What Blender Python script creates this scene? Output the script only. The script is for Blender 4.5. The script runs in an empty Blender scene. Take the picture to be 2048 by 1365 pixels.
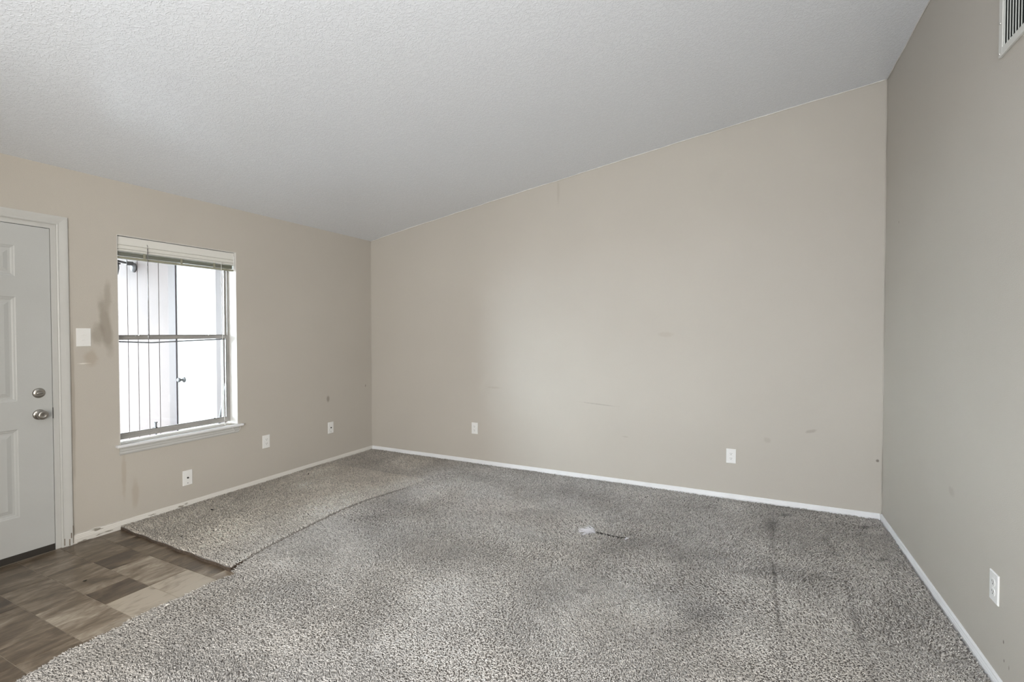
import bpy, bmesh, math, random
import numpy as np
from mathutils import Vector, Matrix
random.seed(7)
rng = np.random.default_rng(7)
scene = bpy.context.scene
COL = scene.collection

# ------------------------------------------------------------------ camera, world, lights, exposure
F_PX = 964.507
YAW, PITCH, ROLL = -0.45881, -0.01887, -0.00113
CAM = Vector((4.01101, -4.36738, 1.37409))
fwd = Vector((math.sin(YAW)*math.cos(PITCH), math.cos(YAW)*math.cos(PITCH), math.sin(PITCH)))
rgt = Vector((math.cos(YAW), -math.sin(YAW), 0))
upv = rgt.cross(fwd)
c_, s_ = math.cos(ROLL), math.sin(ROLL)
rgt, upv = c_*rgt + s_*upv, -s_*rgt + c_*upv
cam_data = bpy.data.cameras.new('camera')
cam_data.sensor_width = 36.0
cam_data.lens = F_PX/2048*36.0
cam_data.clip_start = 0.05
cam = bpy.data.objects.new('camera', cam_data)
COL.objects.link(cam)
m = Matrix((rgt, upv, -fwd)).transposed().to_4x4()
m.translation = CAM
cam.matrix_world = m
scene.camera = cam

SKY = 33.0
world = bpy.data.worlds.new('overcast_sky'); scene.world = world
world.use_nodes = True
bg = world.node_tree.nodes['Background']
bg.inputs['Color'].default_value = (0.82, 0.92, 1.0, 1)
bg.inputs['Strength'].default_value = SKY

def area(name, loc, rot, sx, sy, power, color):
    l = bpy.data.lights.new(name, 'AREA'); l.shape = 'RECTANGLE'; l.size = sx; l.size_y = sy
    l.energy = power; l.color = color
    o = bpy.data.objects.new(name, l); COL.objects.link(o); o.location = loc; o.rotation_euler = rot
    return o
# added fill lamp at the unseen rear end, behind the camera
area('rear_fill', (3.65, -6.9, 1.35), (math.radians(90), 0, 0), 2.2, 1.8, 145, (0.95, 0.975, 1.0))
# added warm fill lamp at the right-hand wall, aimed across at the left wall
LX_ = 4.889
area('side_fill', (LX_-.03, -6.1, 1.4), (math.radians(90), 0, math.radians(90)), 1.5, 1.6, 122, (1.0, 0.93, 0.82))
# added upward fill lamp, unseen, that brightens the ceiling
area('ceiling_fill', (3.9, -5.2, 1.5), (math.radians(180), 0, 0), 0.6, 0.6, 52, (0.93, 0.97, 1.0))

scene.view_settings.view_transform = 'Standard'
scene.view_settings.look = 'None'
scene.view_settings.gamma = 1.0
scene.view_settings.exposure = 0.0
try: scene.view_settings.use_curve_mapping = False
except Exception: pass

# ------------------------------------------------------------------ materials
def mat(name, color, rough=0.6, spec=0.5, metal=0.0, noise=None, bump=None, trans=0.0):
    """noise=(scale, amount) soft colour mottling; bump=(scale, distance, detail)"""
    mt = bpy.data.materials.new(name); mt.use_nodes = True
    nt = mt.node_tree; p = nt.nodes['Principled BSDF']
    p.inputs['Base Color'].default_value = (*color, 1)
    p.inputs['Roughness'].default_value = rough
    p.inputs['Metallic'].default_value = metal
    p.inputs['Specular IOR Level'].default_value = spec
    if trans: p.inputs['Transmission Weight'].default_value = trans
    tc = nt.nodes.new('ShaderNodeTexCoord')
    if noise:
        n = nt.nodes.new('ShaderNodeTexNoise'); n.inputs['Scale'].default_value = noise[0]; n.inputs['Detail'].default_value = 5
        nt.links.new(tc.outputs['Object'], n.inputs['Vector'])
        r = nt.nodes.new('ShaderNodeMapRange'); r.inputs['From Min'].default_value = .3; r.inputs['From Max'].default_value = .7
        r.inputs['To Min'].default_value = 1-noise[1]; r.inputs['To Max'].default_value = 1+noise[1]
        nt.links.new(n.outputs['Fac'], r.inputs['Value'])
        mx = nt.nodes.new('ShaderNodeVectorMath'); mx.operation = 'SCALE'
        mx.inputs[0].default_value = color
        nt.links.new(r.outputs['Result'], mx.inputs['Scale'])
        nt.links.new(mx.outputs['Vector'], p.inputs['Base Color'])
    if bump:
        n = nt.nodes.new('ShaderNodeTexNoise'); n.inputs['Scale'].default_value = bump[0]
        n.inputs['Detail'].default_value = bump[2] if len(bump) > 2 else 2
        nt.links.new(tc.outputs['Object'], n.inputs['Vector'])
        b = nt.nodes.new('ShaderNodeBump'); b.inputs['Distance'].default_value = bump[1]; b.inputs['Strength'].default_value = 1
        nt.links.new(n.outputs['Fac'], b.inputs['Height'])
        nt.links.new(b.outputs['Normal'], p.inputs['Normal'])
    return mt

def stain(nt, tc, colour_socket, centre, radii, tint, strength, wobble=.35, scale=14, rot=0.0, axis='X'):
    """multiply an irregular soft blotch into a colour; centre / radii in object coordinates"""
    mp = nt.nodes.new('ShaderNodeMapping'); mp.vector_type = 'TEXTURE'
    mp.inputs['Location'].default_value = centre
    mp.inputs['Scale'].default_value = radii
    mp.inputs['Rotation'].default_value = (rot if axis == 'X' else 0, rot if axis == 'Y' else 0, 0)
    nt.links.new(tc.outputs['Object'], mp.inputs['Vector'])
    ln = nt.nodes.new('ShaderNodeVectorMath'); ln.operation = 'LENGTH'
    nt.links.new(mp.outputs['Vector'], ln.inputs[0])
    ns = nt.nodes.new('ShaderNodeTexNoise'); ns.inputs['Scale'].default_value = scale; ns.inputs['Detail'].default_value = 4
    nt.links.new(tc.outputs['Object'], ns.inputs['Vector'])
    ad = nt.nodes.new('ShaderNodeMath'); ad.operation = 'MULTIPLY_ADD'
    nt.links.new(ns.outputs['Fac'], ad.inputs[0]); ad.inputs[1].default_value = wobble*2
    nt.links.new(ln.outputs['Value'], ad.inputs[2])
    mr = nt.nodes.new('ShaderNodeMapRange'); mr.interpolation_type = 'SMOOTHSTEP'
    mr.inputs['From Min'].default_value = .35+wobble; mr.inputs['From Max'].default_value = 1.0+wobble
    mr.inputs['To Min'].default_value = strength; mr.inputs['To Max'].default_value = 0
    nt.links.new(ad.outputs[0], mr.inputs['Value'])
    mx = nt.nodes.new('ShaderNodeMix'); mx.data_type = 'RGBA'
    nt.links.new(mr.outputs['Result'], mx.inputs['Factor'])
    nt.links.new(colour_socket, mx.inputs['A']); mx.inputs['B'].default_value = (*tint, 1)
    return mx.outputs['Result']

def wall_mat(name, color, stains=(), axis='X'):
    mt = mat(name, color, rough=.55, spec=.3, noise=(1.3, .02), bump=(260, .0009, 3))
    nt = mt.node_tree; p = nt.nodes['Principled BSDF']
    tc = [n for n in nt.nodes if n.type == 'TEX_COORD'][0]
    sock = p.inputs['Base Color'].links[0].from_socket
    for st in stains:
        sock = stain(nt, tc, sock, *st, axis=axis)
    nt.links.new(sock, p.inputs['Base Color'])
    return mt

PAINT = (.512, .480, .432)
DIRT = (.17, .145, .11)
M = {}
M['wall'] = wall_mat('beige_wall_paint', PAINT)
M['wall_left'] = wall_mat('beige_wall_paint_scuffed', PAINT, [
    ((0, -2.615, 1.43), (.5, .045, .26), (.24, .205, .16), .55, .45, 9, 0.12),
    ((0, -2.66, 1.36), (.5, .05, .10), (.24, .205, .16), .45, .45, 16, 0.0),
    ((0, -2.60, 1.62), (.5, .03, .16), (.30, .26, .21), .5, .35, 16, 0.0),
    ((0, -.655, .665), (.5, .028, .045), (.27, .24, .20), .8, .12, 16, 0.0),
    ((0, -2.735, 1.165), (.5, .05, .006), (.75, .73, .68), .9, .45, 60, 0.0),
    ((0, -2.70, 1.20), (.5, .05, .08), (.40, .34, .27), .6, .4, 22, 0.0),
    ((0, -2.80, .9), (.5, .012, .8), (.30, .26, .21), .5, .4, 8, 0.0),
    ((0, -2.52, .35), (.5, .02, .22), (.42, .36, .29), .5, .4, 20, 0.0),
    ((0, -2.45, .2), (.5, .03, .14), (.42, .36, .29), .5, .4, 20, 0.0),
    ((0, -.10, .75), (.5, .012, .02), (.2, .17, .13), .6, .2, 60, 0.0),
])
M['wall_back'] = wall_mat('beige_wall_paint_rubbed', PAINT, [
    ((2.75, 0, .70), (.22, .5, .008), (.36, .33, .29), .55, .45, 40, 0.06),
    ((4.44, 0, .60), (.05, .5, .018), (.36, .31, .27), .6, .35, 30, -.3),
    ((4.14, 0, .50), (.035, .5, .03), (.40, .36, .31), .45, .35, 30, 0.3),
    ((1.65, 0, .80), (.10, .5, .015), (.42, .38, .33), .5, .45, 40, 0.0),
    ((3.35, 0, 1.35), (.09, .5, .03), (.42, .37, .31), .35, .4, 30, 0.0),
    ((4.86, 0, .42), (.014, .5, .014), (.15, .12, .10), .8, .2, 60, 0.0),
    ((2.35, 0, 2.72), (.02, .5, .16), (.40, .36, .31), .4, .3, 30, 0.0),
    ((3.0, 0, .42), (.04, .5, .01), (.40, .36, .31), .5, .3, 30, 0.0),
], axis='Y')
M['wall_right'] = wall_mat('beige_wall_paint_marked', PAINT, [
    ((4.889, -1.899, .184), (.5, .006, .010), (.12, .10, .08), .9, .2, 90, 0.0),
    ((4.889, -1.906, .115), (.5, .005, .008), (.12, .10, .08), .9, .2, 90, 0.0),
    ((4.889, -1.945, .112), (.5, .004, .012), (.20, .18, .15), .9, .2, 90, 0.0),
    ((4.889, -1.35, .60), (.5, .05, .03), (.40, .36, .32), .5, .4, 30, 0.0),
    ((4.889, -.35, 2.1), (.5, .01, .012), (.25, .2, .17), .7, .2, 60, 0.0),
])

# textured ceiling
mt = M['ceiling'] = mat('white_textured_ceiling', (.82, .855, .91), rough=.16, spec=.8)
nt = mt.node_tree; p = nt.nodes['Principled BSDF']
tc = nt.nodes.new('ShaderNodeTexCoord')
n1 = nt.nodes.new('ShaderNodeTexNoise'); n1.inputs['Scale'].default_value = 62; n1.inputs['Detail'].default_value = 2.5; n1.inputs['Distortion'].default_value = 1.2
n2 = nt.nodes.new('ShaderNodeTexNoise'); n2.inputs['Scale'].default_value = 190; n2.inputs['Detail'].default_value = 2
nt.links.new(tc.outputs['Object'], n1.inputs['Vector']); nt.links.new(tc.outputs['Object'], n2.inputs['Vector'])
r1 = nt.nodes.new('ShaderNodeMapRange'); r1.interpolation_type = 'SMOOTHSTEP'
r1.inputs['From Min'].default_value = .47; r1.inputs['From Max'].default_value = .60
nt.links.new(n1.outputs['Fac'], r1.inputs['Value'])
ma = nt.nodes.new('ShaderNodeMath'); ma.operation = 'MULTIPLY_ADD'; ma.inputs[1].default_value = .45
nt.links.new(n2.outputs['Fac'], ma.inputs[0]); nt.links.new(r1.outputs['Result'], ma.inputs[2])
b = nt.nodes.new('ShaderNodeBump'); b.inputs['Distance'].default_value = .0009; b.inputs['Strength'].default_value = 1
nt.links.new(ma.outputs[0], b.inputs['Height']); nt.links.new(b.outputs['Normal'], p.inputs['Normal'])

M['casing'] = mat('white_casing_paint', (.55, .55, .535), rough=.35, noise=(6, .03), bump=(60, .0006, 3))
M['trim'] = mat('white_trim_paint', (.80, .81, .83), rough=.35, noise=(6, .04), bump=(60, .0006, 3))
M['caulk'] = mat('ivory_caulk', (.74, .72, .69), rough=.5, noise=(30, .1))
M['door'] = mat('white_door_paint', (.50, .51, .505), rough=.4, noise=(2, .03), bump=(150, .0004, 2))
M['bare'] = mat('grimy_bare_wood', (.23, .19, .15), rough=.8, noise=(25, .3))
# chipped baseboard paint
mt = M['base_left'] = mat('chipped_white_trim_paint', (.74, .72, .68), rough=.4, bump=(60, .0006, 3))
nt = mt.node_tree; p = nt.nodes['Principled BSDF']; tc = nt.nodes.new('ShaderNodeTexCoord')
nn = nt.nodes.new('ShaderNodeTexNoise'); nn.inputs['Scale'].default_value = 26; nn.inputs['Detail'].default_value = 6
mp = nt.nodes.new('ShaderNodeMapping'); mp.inputs['Scale'].default_value = (1, .35, 1.6)
nt.links.new(tc.outputs['Object'], mp.inputs['Vector']); nt.links.new(mp.outputs['Vector'], nn.inputs['Vector'])
sx = nt.nodes.new('ShaderNodeSeparateXYZ'); nt.links.new(tc.outputs['Object'], sx.inputs[0])
yr = nt.nodes.new('ShaderNodeMapRange'); yr.inputs['From Min'].default_value = -2.85; yr.inputs['From Max'].default_value = -1.6
yr.inputs['To Min'].default_value = .13; yr.inputs['To Max'].default_value = -.05
nt.links.new(sx.outputs['Y'], yr.inputs['Value'])
am = nt.nodes.new('ShaderNodeMath'); nt.links.new(nn.outputs['Fac'], am.inputs[0]); nt.links.new(yr.outputs['Result'], am.inputs[1])
rr = nt.nodes.new('ShaderNodeMapRange'); rr.inputs['From Min'].default_value = .68; rr.inputs['From Max'].default_value = .72
nt.links.new(am.outputs[0], rr.inputs['Value'])
mx = nt.nodes.new('ShaderNodeMix'); mx.data_type = 'RGBA'; mx.inputs['A'].default_value = (.70, .68, .64, 1); mx.inputs['B'].default_value = (.26, .24, .20, 1)
nt.links.new(rr.outputs['Result'], mx.inputs['Factor']); nt.links.new(mx.outputs['Result'], p.inputs['Base Color'])

M['plate'] = mat('white_plastic_plate', (.82, .82, .81), rough=.3)
M['slot'] = mat('dark_slot', (.03, .03, .03), rough=.6)
M['screw'] = mat('screw_steel', (.45, .44, .42), rough=.35, metal=.8)
M['nickel'] = mat('satin_nickel', (.42, .40, .37), rough=.28, metal=1.0, noise=(20, .08))
M['rubber'] = mat('dark_weatherstrip', (.030, .026, .022), rough=.7)
M['alu'] = mat('mill_aluminium_frame', (.40, .39, .375), rough=.4, metal=.35, noise=(12, .12))
M['alu_mid'] = mat('dull_screen_bar', (.10, .10, .105), rough=.6)
M['alu_dark'] = mat('dark_window_seal', (.07, .065, .06), rough=.6)
M['reveal'] = mat('white_window_reveal', (.74, .73, .71), rough=.6, bump=(200, .0005, 2))
M['blind'] = mat('cream_blind_vinyl', (.74, .735, .70), rough=.35)
M['slat'] = mat('backlit_blind_slats', (.30, .295, .225), rough=.4)  # backlit shade of the cream slats put into the colour
M['cord'] = mat('white_blind_cord', (.8, .8, .78), rough=.5)
M['wand'] = mat('clear_grey_wand', (.22, .21, .21), rough=.2)
M['grout'] = mat('tan_joint', (.40, .345, .275), rough=.5, noise=(8, .12))
M['subfloor'] = mat('plywood_subfloor', (.30, .24, .17), rough=.8, noise=(5, .15))
M['vent'] = mat('white_enamel_grille', (.66, .66, .63), rough=.35)
M['vent_slat'] = mat('grey_enamel_louvre', (.60, .62, .59), rough=.4)
M['duct'] = mat('dark_duct', (.05, .055, .05), rough=.9)
M['siding'] = mat('tan_plywood_siding', (.063, .0485, .0445), rough=.8, noise=(3, .06))
M['siding_gap'] = mat('siding_groove', (.055, .045, .042), rough=.9)
M['out_trim'] = mat('brown_outside_trim', (.032, .0225, .0205), rough=.7, noise=(5, .08))
M['out_dark'] = mat('dark_outside_trim', (.030, .022, .024), rough=.7)
M['out_door'] = mat('white_outside_door', (.16, .157, .15), rough=.5)
M['concrete'] = mat('concrete', (.20, .195, .19), rough=.9, noise=(2, .12))
M['shade_roof_board'] = mat('added_shade_roof_paint', (.40, .37, .33), rough=.8)
M['bronze'] = mat('grey_painted_metal', (.024, .021, .021), rough=.5)
M['out_metal'] = mat('dull_grey_knob', (.030, .029, .030), rough=.5)
M['milk'] = mat('white_lamp_glass', (.12, .12, .115), rough=.3)
M['fibre'] = mat('white_backing_fibre', (.80, .80, .84), rough=.7)
M['black_bit'] = mat('black_crumb', (.02, .018, .015), rough=.8)
M['white_bit'] = mat('pale_crumb', (.75, .72, .66), rough=.8)
# window glass: clear, thin
mt = bpy.data.materials.new('clear_window_glass'); mt.use_nodes = True; nt = mt.node_tree
nt.nodes.remove(nt.nodes['Principled BSDF'])
tr = nt.nodes.new('ShaderNodeBsdfTransparent'); tr.inputs['Color'].default_value = (.96, .97, .965, 1)
gl = nt.nodes.new('ShaderNodeBsdfGlossy'); gl.inputs['Roughness'].default_value = .02
fr = nt.nodes.new('ShaderNodeFresnel'); fr.inputs['IOR'].default_value = 1.3
ms = nt.nodes.new('ShaderNodeMixShader')
nt.links.new(fr.outputs[0], ms.inputs[0]); nt.links.new(tr.outputs[0], ms.inputs[1]); nt.links.new(gl.outputs[0], ms.inputs[2])
nt.links.new(ms.outputs[0], nt.nodes['Material Output'].inputs['Surface'])
M['glass'] = mt

# vinyl tile material: streaks along Y, per tile tone and offset from object info
def tile_mat():
    mt = bpy.data.materials.new('stone_look_vinyl_tile'); mt.use_nodes = True; nt = mt.node_tree; L = nt.links
    p = nt.nodes['Principled BSDF']; p.inputs['Roughness'].default_value = .30; p.inputs['Specular IOR Level'].default_value = .45
    at = nt.nodes.new('ShaderNodeAttribute'); at.attribute_type = 'OBJECT'; at.attribute_name = 'tone'
    oi = nt.nodes.new('ShaderNodeObjectInfo')
    geo = nt.nodes.new('ShaderNodeNewGeometry')
    sc = nt.nodes.new('ShaderNodeMath'); sc.operation = 'MULTIPLY'; sc.inputs[1].default_value = 37
    L.new(oi.outputs['Random'], sc.inputs[0])
    cb = nt.nodes.new('ShaderNodeCombineXYZ'); L.new(sc.outputs[0], cb.inputs['Z'])
    ad = nt.nodes.new('ShaderNodeVectorMath'); L.new(geo.outputs['Position'], ad.inputs[0]); L.new(cb.outputs[0], ad.inputs[1])
    mp = nt.nodes.new('ShaderNodeMapping'); mp.inputs['Scale'].default_value = (8.5, 3.6, 1); mp.inputs['Rotation'].default_value = (0, 0, .18)
    L.new(ad.outputs[0], mp.inputs['Vector'])
    n = nt.nodes.new('ShaderNodeTexNoise'); n.inputs['Scale'].default_value = 1.3; n.inputs['Detail'].default_value = 7; n.inputs['Roughness'].default_value = .6; n.inputs['Distortion'].default_value = .7
    L.new(mp.outputs[0], n.inputs['Vector'])
    mp2 = nt.nodes.new('ShaderNodeMapping'); mp2.inputs['Scale'].default_value = (34, 9, 1); mp2.inputs['Rotation'].default_value = (0, 0, .1)
    L.new(ad.outputs[0], mp2.inputs['Vector'])
    n2 = nt.nodes.new('ShaderNodeTexNoise'); n2.inputs['Scale'].default_value = 1.5; n2.inputs['Detail'].default_value = 5; n2.inputs['Distortion'].default_value = 1
    L.new(mp2.outputs[0], n2.inputs['Vector'])
    m1 = nt.nodes.new('ShaderNodeMath'); m1.operation = 'MULTIPLY_ADD'; m1.inputs[1].default_value = .35
    L.new(n2.outputs['Fac'], m1.inputs[0]); L.new(n.outputs['Fac'], m1.inputs[2])
    m2 = nt.nodes.new('ShaderNodeMath'); L.new(m1.outputs[0], m2.inputs[0]); L.new(at.outputs['Fac'], m2.inputs[1])
    cr = nt.nodes.new('ShaderNodeValToRGB'); e = cr.color_ramp.elements
    e[0].position = .42; e[0].color = (.058, .040, .026, 1)
    e[1].position = .98; e[1].color = (.44, .38, .30, 1)
    a = e.new(.56); a.color = (.102, .074, .049, 1)
    a = e.new(.68); a.color = (.158, .120, .082, 1)
    a = e.new(.80); a.color = (.245, .195, .145, 1)
    L.new(m2.outputs[0], cr.inputs[0]); L.new(cr.outputs[0], p.inputs['Base Color'])
    b = nt.nodes.new('ShaderNodeBump'); b.inputs['Distance'].default_value = .0006; L.new(m1.outputs[0], b.inputs['Height']); L.new(b.outputs[0], p.inputs['Normal'])
    return mt
M['tile'] = tile_mat()

def pile_mat():
    mt = bpy.data.materials.new('worn_cut_pile'); mt.use_nodes = True; nt = mt.node_tree
    p = nt.nodes['Principled BSDF']; p.inputs['Roughness'].default_value = .85; p.inputs['Specular IOR Level'].default_value = .15
    a = nt.nodes.new('ShaderNodeAttribute'); a.attribute_name = 'pile_colour'
    nt.links.new(a.outputs['Color'], p.inputs['Base Color'])
    return mt
M['pile'] = pile_mat()
M['backing'] = mat('taupe_carpet_base', (.30, .28, .26), rough=.95, noise=(40, .25), bump=(220, .004, 3))
M['edge'] = mat('brown_carpet_edge', (.085, .062, .045), rough=.95, noise=(60, .3), bump=(200, .003, 3))

# ------------------------------------------------------------------ helpers
def link(name, me, m, parent=None):
    o = bpy.data.objects.new(name, me); COL.objects.link(o)
    if m is not None and not me.materials: me.materials.append(m)
    if parent is not None: o.parent = parent
    return o
def obj(name, bm, m, parent=None, smooth=False):
    me = bpy.data.meshes.new(name); bmesh.ops.recalc_face_normals(bm, faces=bm.faces); bm.to_mesh(me); bm.free()
    if smooth:
        for p_ in me.polygons: p_.use_smooth = True
    o = link(name, me, m, parent)
    return o
def struct(o): o['kind'] = 'structure'; return o
def tag(o, label, cat, group=None):
    o['label'] = label; o['category'] = cat
    if group: o['group'] = group
    return o
def empty(name, loc, label=None, cat=None, group=None):
    o = bpy.data.objects.new(name, None); COL.objects.link(o); o.location = loc; o.empty_display_size = .05
    if label: tag(o, label, cat, group)
    return o
def B(bm, x0, x1, y0, y1, z0, z1, bev=0):
    if x0 > x1: x0, x1 = x1, x0
    if y0 > y1: y0, y1 = y1, y0
    if z0 > z1: z0, z1 = z1, z0
    r = bmesh.ops.create_cube(bm, size=1, matrix=Matrix.Translation(((x0+x1)/2, (y0+y1)/2, (z0+z1)/2)) @ Matrix.Diagonal((x1-x0, y1-y0, z1-z0, 1)))
    if bev:
        es = list({e for v in r['verts'] for e in v.link_edges})
        bmesh.ops.bevel(bm, geom=es, offset=bev, segments=2, affect='EDGES', profile=.6)
    return bm
def box(name, x0, x1, y0, y1, z0, z1, m, parent=None, bev=0):
    bm = bmesh.new(); B(bm, x0, x1, y0, y1, z0, z1, bev); return obj(name, bm, m, parent)
def tube(bm, pts, r, seg=8, r1=None):
    pts = [Vector(p) for p in pts]; rings = []
    for i, p in enumerate(pts):
        d = (pts[min(i+1, len(pts)-1)] - pts[max(i-1, 0)]).normalized()
        a = d.cross(Vector((0, 0, 1)))
        if a.length < .05: a = d.cross(Vector((0, 1, 0)))
        a.normalize(); b_ = d.cross(a)
        rad = r if r1 is None else r + (r1-r)*i/(len(pts)-1)
        rings.append([bm.verts.new(p + rad*(math.cos(2*math.pi*k/seg)*a + math.sin(2*math.pi*k/seg)*b_)) for k in range(seg)])
    for i in range(len(rings)-1):
        for k in range(seg):
            bm.faces.new((rings[i][k], rings[i][(k+1) % seg], rings[i+1][(k+1) % seg], rings[i+1][k]))
    bm.faces.new(rings[0]); bm.faces.new(rings[-1][::-1])
    return bm
def lathe(bm, prof, origin, axis, seg=24):
    """prof: list of (distance along axis, radius)"""
    origin = Vector(origin); axis = Vector(axis).normalized()
    a = axis.cross(Vector((0, 0, 1)));
    if a.length < .05: a = Vector((1, 0, 0))
    a.normalize(); b_ = axis.cross(a); rings = []
    for t, r in prof:
        if r < 1e-6: rings.append([bm.verts.new(origin + axis*t)])
        else: rings.append([bm.verts.new(origin + axis*t + r*(math.cos(2*math.pi*k/seg)*a + math.sin(2*math.pi*k/seg)*b_)) for k in range(seg)])
    for i in range(len(rings)-1):
        A, C = rings[i], rings[i+1]
        for k in range(seg):
            k2 = (k+1) % seg
            if len(A) == 1 and len(C) == 1: continue
            if len(A) == 1: bm.faces.new((A[0], C[k], C[k2]))
            elif len(C) == 1: bm.faces.new((A[k], A[k2], C[0]))
            else: bm.faces.new((A[k], A[k2], C[k2], C[k]))
    if len(rings[0]) > 1: bm.faces.new(rings[0])
    if len(rings[-1]) > 1: bm.faces.new(rings[-1][::-1])
    return bm
def sweep(bm, prof, path_fn, ts, closed=True):
    """prof: 2-D closed outline; path_fn(t, (u, v)) -> point"""
    rings = [[bm.verts.new(path_fn(t, q)) for q in prof] for t in ts]
    n = len(prof)
    for i in range(len(rings)-1):
        for k in range(n):
            bm.faces.new((rings[i][k], rings[i][(k+1) % n], rings[i+1][(k+1) % n], rings[i+1][k]))
    bm.faces.new(rings[0]); bm.faces.new(rings[-1][::-1])
    return bm

# ------------------------------------------------------------------ room shell
LX = 4.889          # right wall
YR = -7.0           # wall behind the camera
ZV = -.028          # vinyl surface; carpet pile tips are at z = 0
ZF = -.030
XP = [-.16, 0, .55, 1.11, 2.0, 2.85, 3.54, 4.2, 4.66, LX, LX+.14]
ZP = [2.443, 2.443, 2.540, 2.632, 2.776, 2.907, 3.015, 3.110, 3.174, 3.204, 3.22]
def zc(x): return float(np.interp(x, XP, ZP))

bm = bmesh.new()                                         # ceiling: sloping slab
lo = [bm.verts.new((x, y, zc(x))) for y in (YR-.12, .12) for x in XP]
hi = [bm.verts.new((x, y, zc(x)+.12)) for y in (YR-.12, .12) for x in XP]
n = len(XP)
for i in range(n-1):
    bm.faces.new((lo[i], lo[i+1], lo[n+i+1], lo[n+i])); bm.faces.new((hi[i], hi[n+i], hi[n+i+1], hi[i+1]))
    bm.faces.new((lo[i], hi[i], hi[i+1], lo[i+1])); bm.faces.new((lo[n+i], lo[n+i+1], hi[n+i+1], hi[n+i]))
bm.faces.new((lo[0], lo[n], hi[n], hi[0])); bm.faces.new((lo[n-1], hi[n-1], hi[2*n-1], lo[2*n-1]))
c = struct(obj('ceiling', bm, M['ceiling']))

WX = -.14                                                # outer face of the left wall
WY0, WY1, WZ0, WZ1 = -2.541, -1.661, .575, 2.066         # window opening
DY0, DY1, DZ = -3.86, -2.868, 2.072                       # door opening
bm = bmesh.new()
B(bm, WX, 0, WY1, 0, ZF, 2.443)
B(bm, WX, 0, WY0, WY1, ZF, WZ0); B(bm, WX, 0, WY0, WY1, WZ1, 2.443)
B(bm, WX, 0, DY1, WY0, ZF, 2.443)
B(bm, WX, 0, DY0, DY1, DZ, 2.443)
B(bm, WX, 0, YR, DY0, ZF, 2.443)
struct(obj('wall_left', bm, M['wall_left']))
for nm, y0 in (('wall_back', 0.0), ('wall_rear', YR-.12)):
    bm = bmesh.new()
    xs = [WX] + XP[1:]
    fr_ = [bm.verts.new((x, y0, zc(x))) for x in xs] + [bm.verts.new((xs[-1], y0, ZF)), bm.verts.new((xs[0], y0, ZF))]
    f = bm.faces.new(fr_)
    r = bmesh.ops.extrude_face_region(bm, geom=[f])
    bmesh.ops.translate(bm, vec=(0, .12, 0), verts=[v for v in r['geom'] if isinstance(v, bmesh.types.BMVert)])
    struct(obj(nm, bm, M['wall_back'] if nm == 'wall_back' else M['wall']))
bm = bmesh.new(); B(bm, LX, LX+.14, YR, 0, ZF, 3.204)
struct(obj('wall_right', bm, M['wall_right']))
# unseen partition added behind the camera to shade the entry side
struct(box('wall_shade_partition', .0015, 1.60, -4.60, -4.48, .006, 2.441, M['wall']))
floor = struct(box('floor', WX, LX+.14, YR-.12, .12, -.12, ZF, M['grout']))

# vinyl tiles: one 20 cm module, some pieces two modules long
XC = [.0125, .03, .235, .438, .638, .84, 1.043, 1.246, 1.45]
YC = [-2.480, -2.684, -2.888, -3.092, -3.294, -3.498, -3.702, -3.906, -4.11, -4.314, -4.518, -4.722, -4.926]
rows = {0: [(.013, .235), (.235, .438), (.438, .84), (.84, 1.246), (1.246, 1.45)],
        1: [(.013, .438), (.438, .638), (.638, 1.043), (1.043, 1.45)],
        2: [(.013, .235), (.235, .438), (.438, .84), (.84, 1.043), (1.043, 1.45)],
        3: [(.013, .438), (.438, .84), (.84, 1.246), (1.246, 1.45)],
        4: [(.013, .235), (.235, .672), (.672, 1.052), (1.052, 1.246), (1.246, 1.45)],
        5: [(.013, .438), (.438, .84), (.84, 1.250), (1.250, 1.45)]}
tones = {(0, 3): -.04, (0, 4): .18, (0, 2): -.03, (1, 0): -.05, (1, 1): -.14, (1, 2): .14, (1, 3): .30,
         (2, 0): -.03, (2, 1): .0, (2, 2): .03, (2, 3): -.06, (2, 4): .32, (3, 0): -.04, (3, 1): .02, (3, 2): .15, (3, 3): .24,
         (4, 0): -.02, (4, 1): -.12, (4, 2): .0, (4, 3): -.03, (4, 4): .05, (5, 0): -.05, (5, 1): -.05, (5, 2): -.02, (5, 3): -.12}  # tile colours; window sheen near the carpet is put into the lighter ones
tile_mesh = {}
def tile_me(w, d):
    k = (round(w, 3), round(d, 3))
    if k not in tile_mesh:
        bm = bmesh.new(); B(bm, 0, w, -d, 0, -.0018, 0)
        bmesh.ops.bevel(bm, geom=[e for e in bm.edges if all(v.co.z > -1e-4 for v in e.verts)], offset=.0008, segments=1, affect='EDGES')
        me = bpy.data.meshes.new('tile'); bm.to_mesh(me); bm.free(); me.materials.append(M['tile']); tile_mesh[k] = me
    return tile_mesh[k]
for j in range(len(YC)-1):
    row = rows.get(j) or rows[1 + (j*2) % 5]
    for i, (a, b2) in enumerate(row):
        g = .0013
        o = link('tile', tile_me(b2-a-2*g, YC[j]-YC[j+1]-2*g), None, floor)
        o.location = (a+g, YC[j]-g, ZV)
        o['tone'] = float(tones.get((j, i), random.uniform(-.1, .08)))

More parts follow.
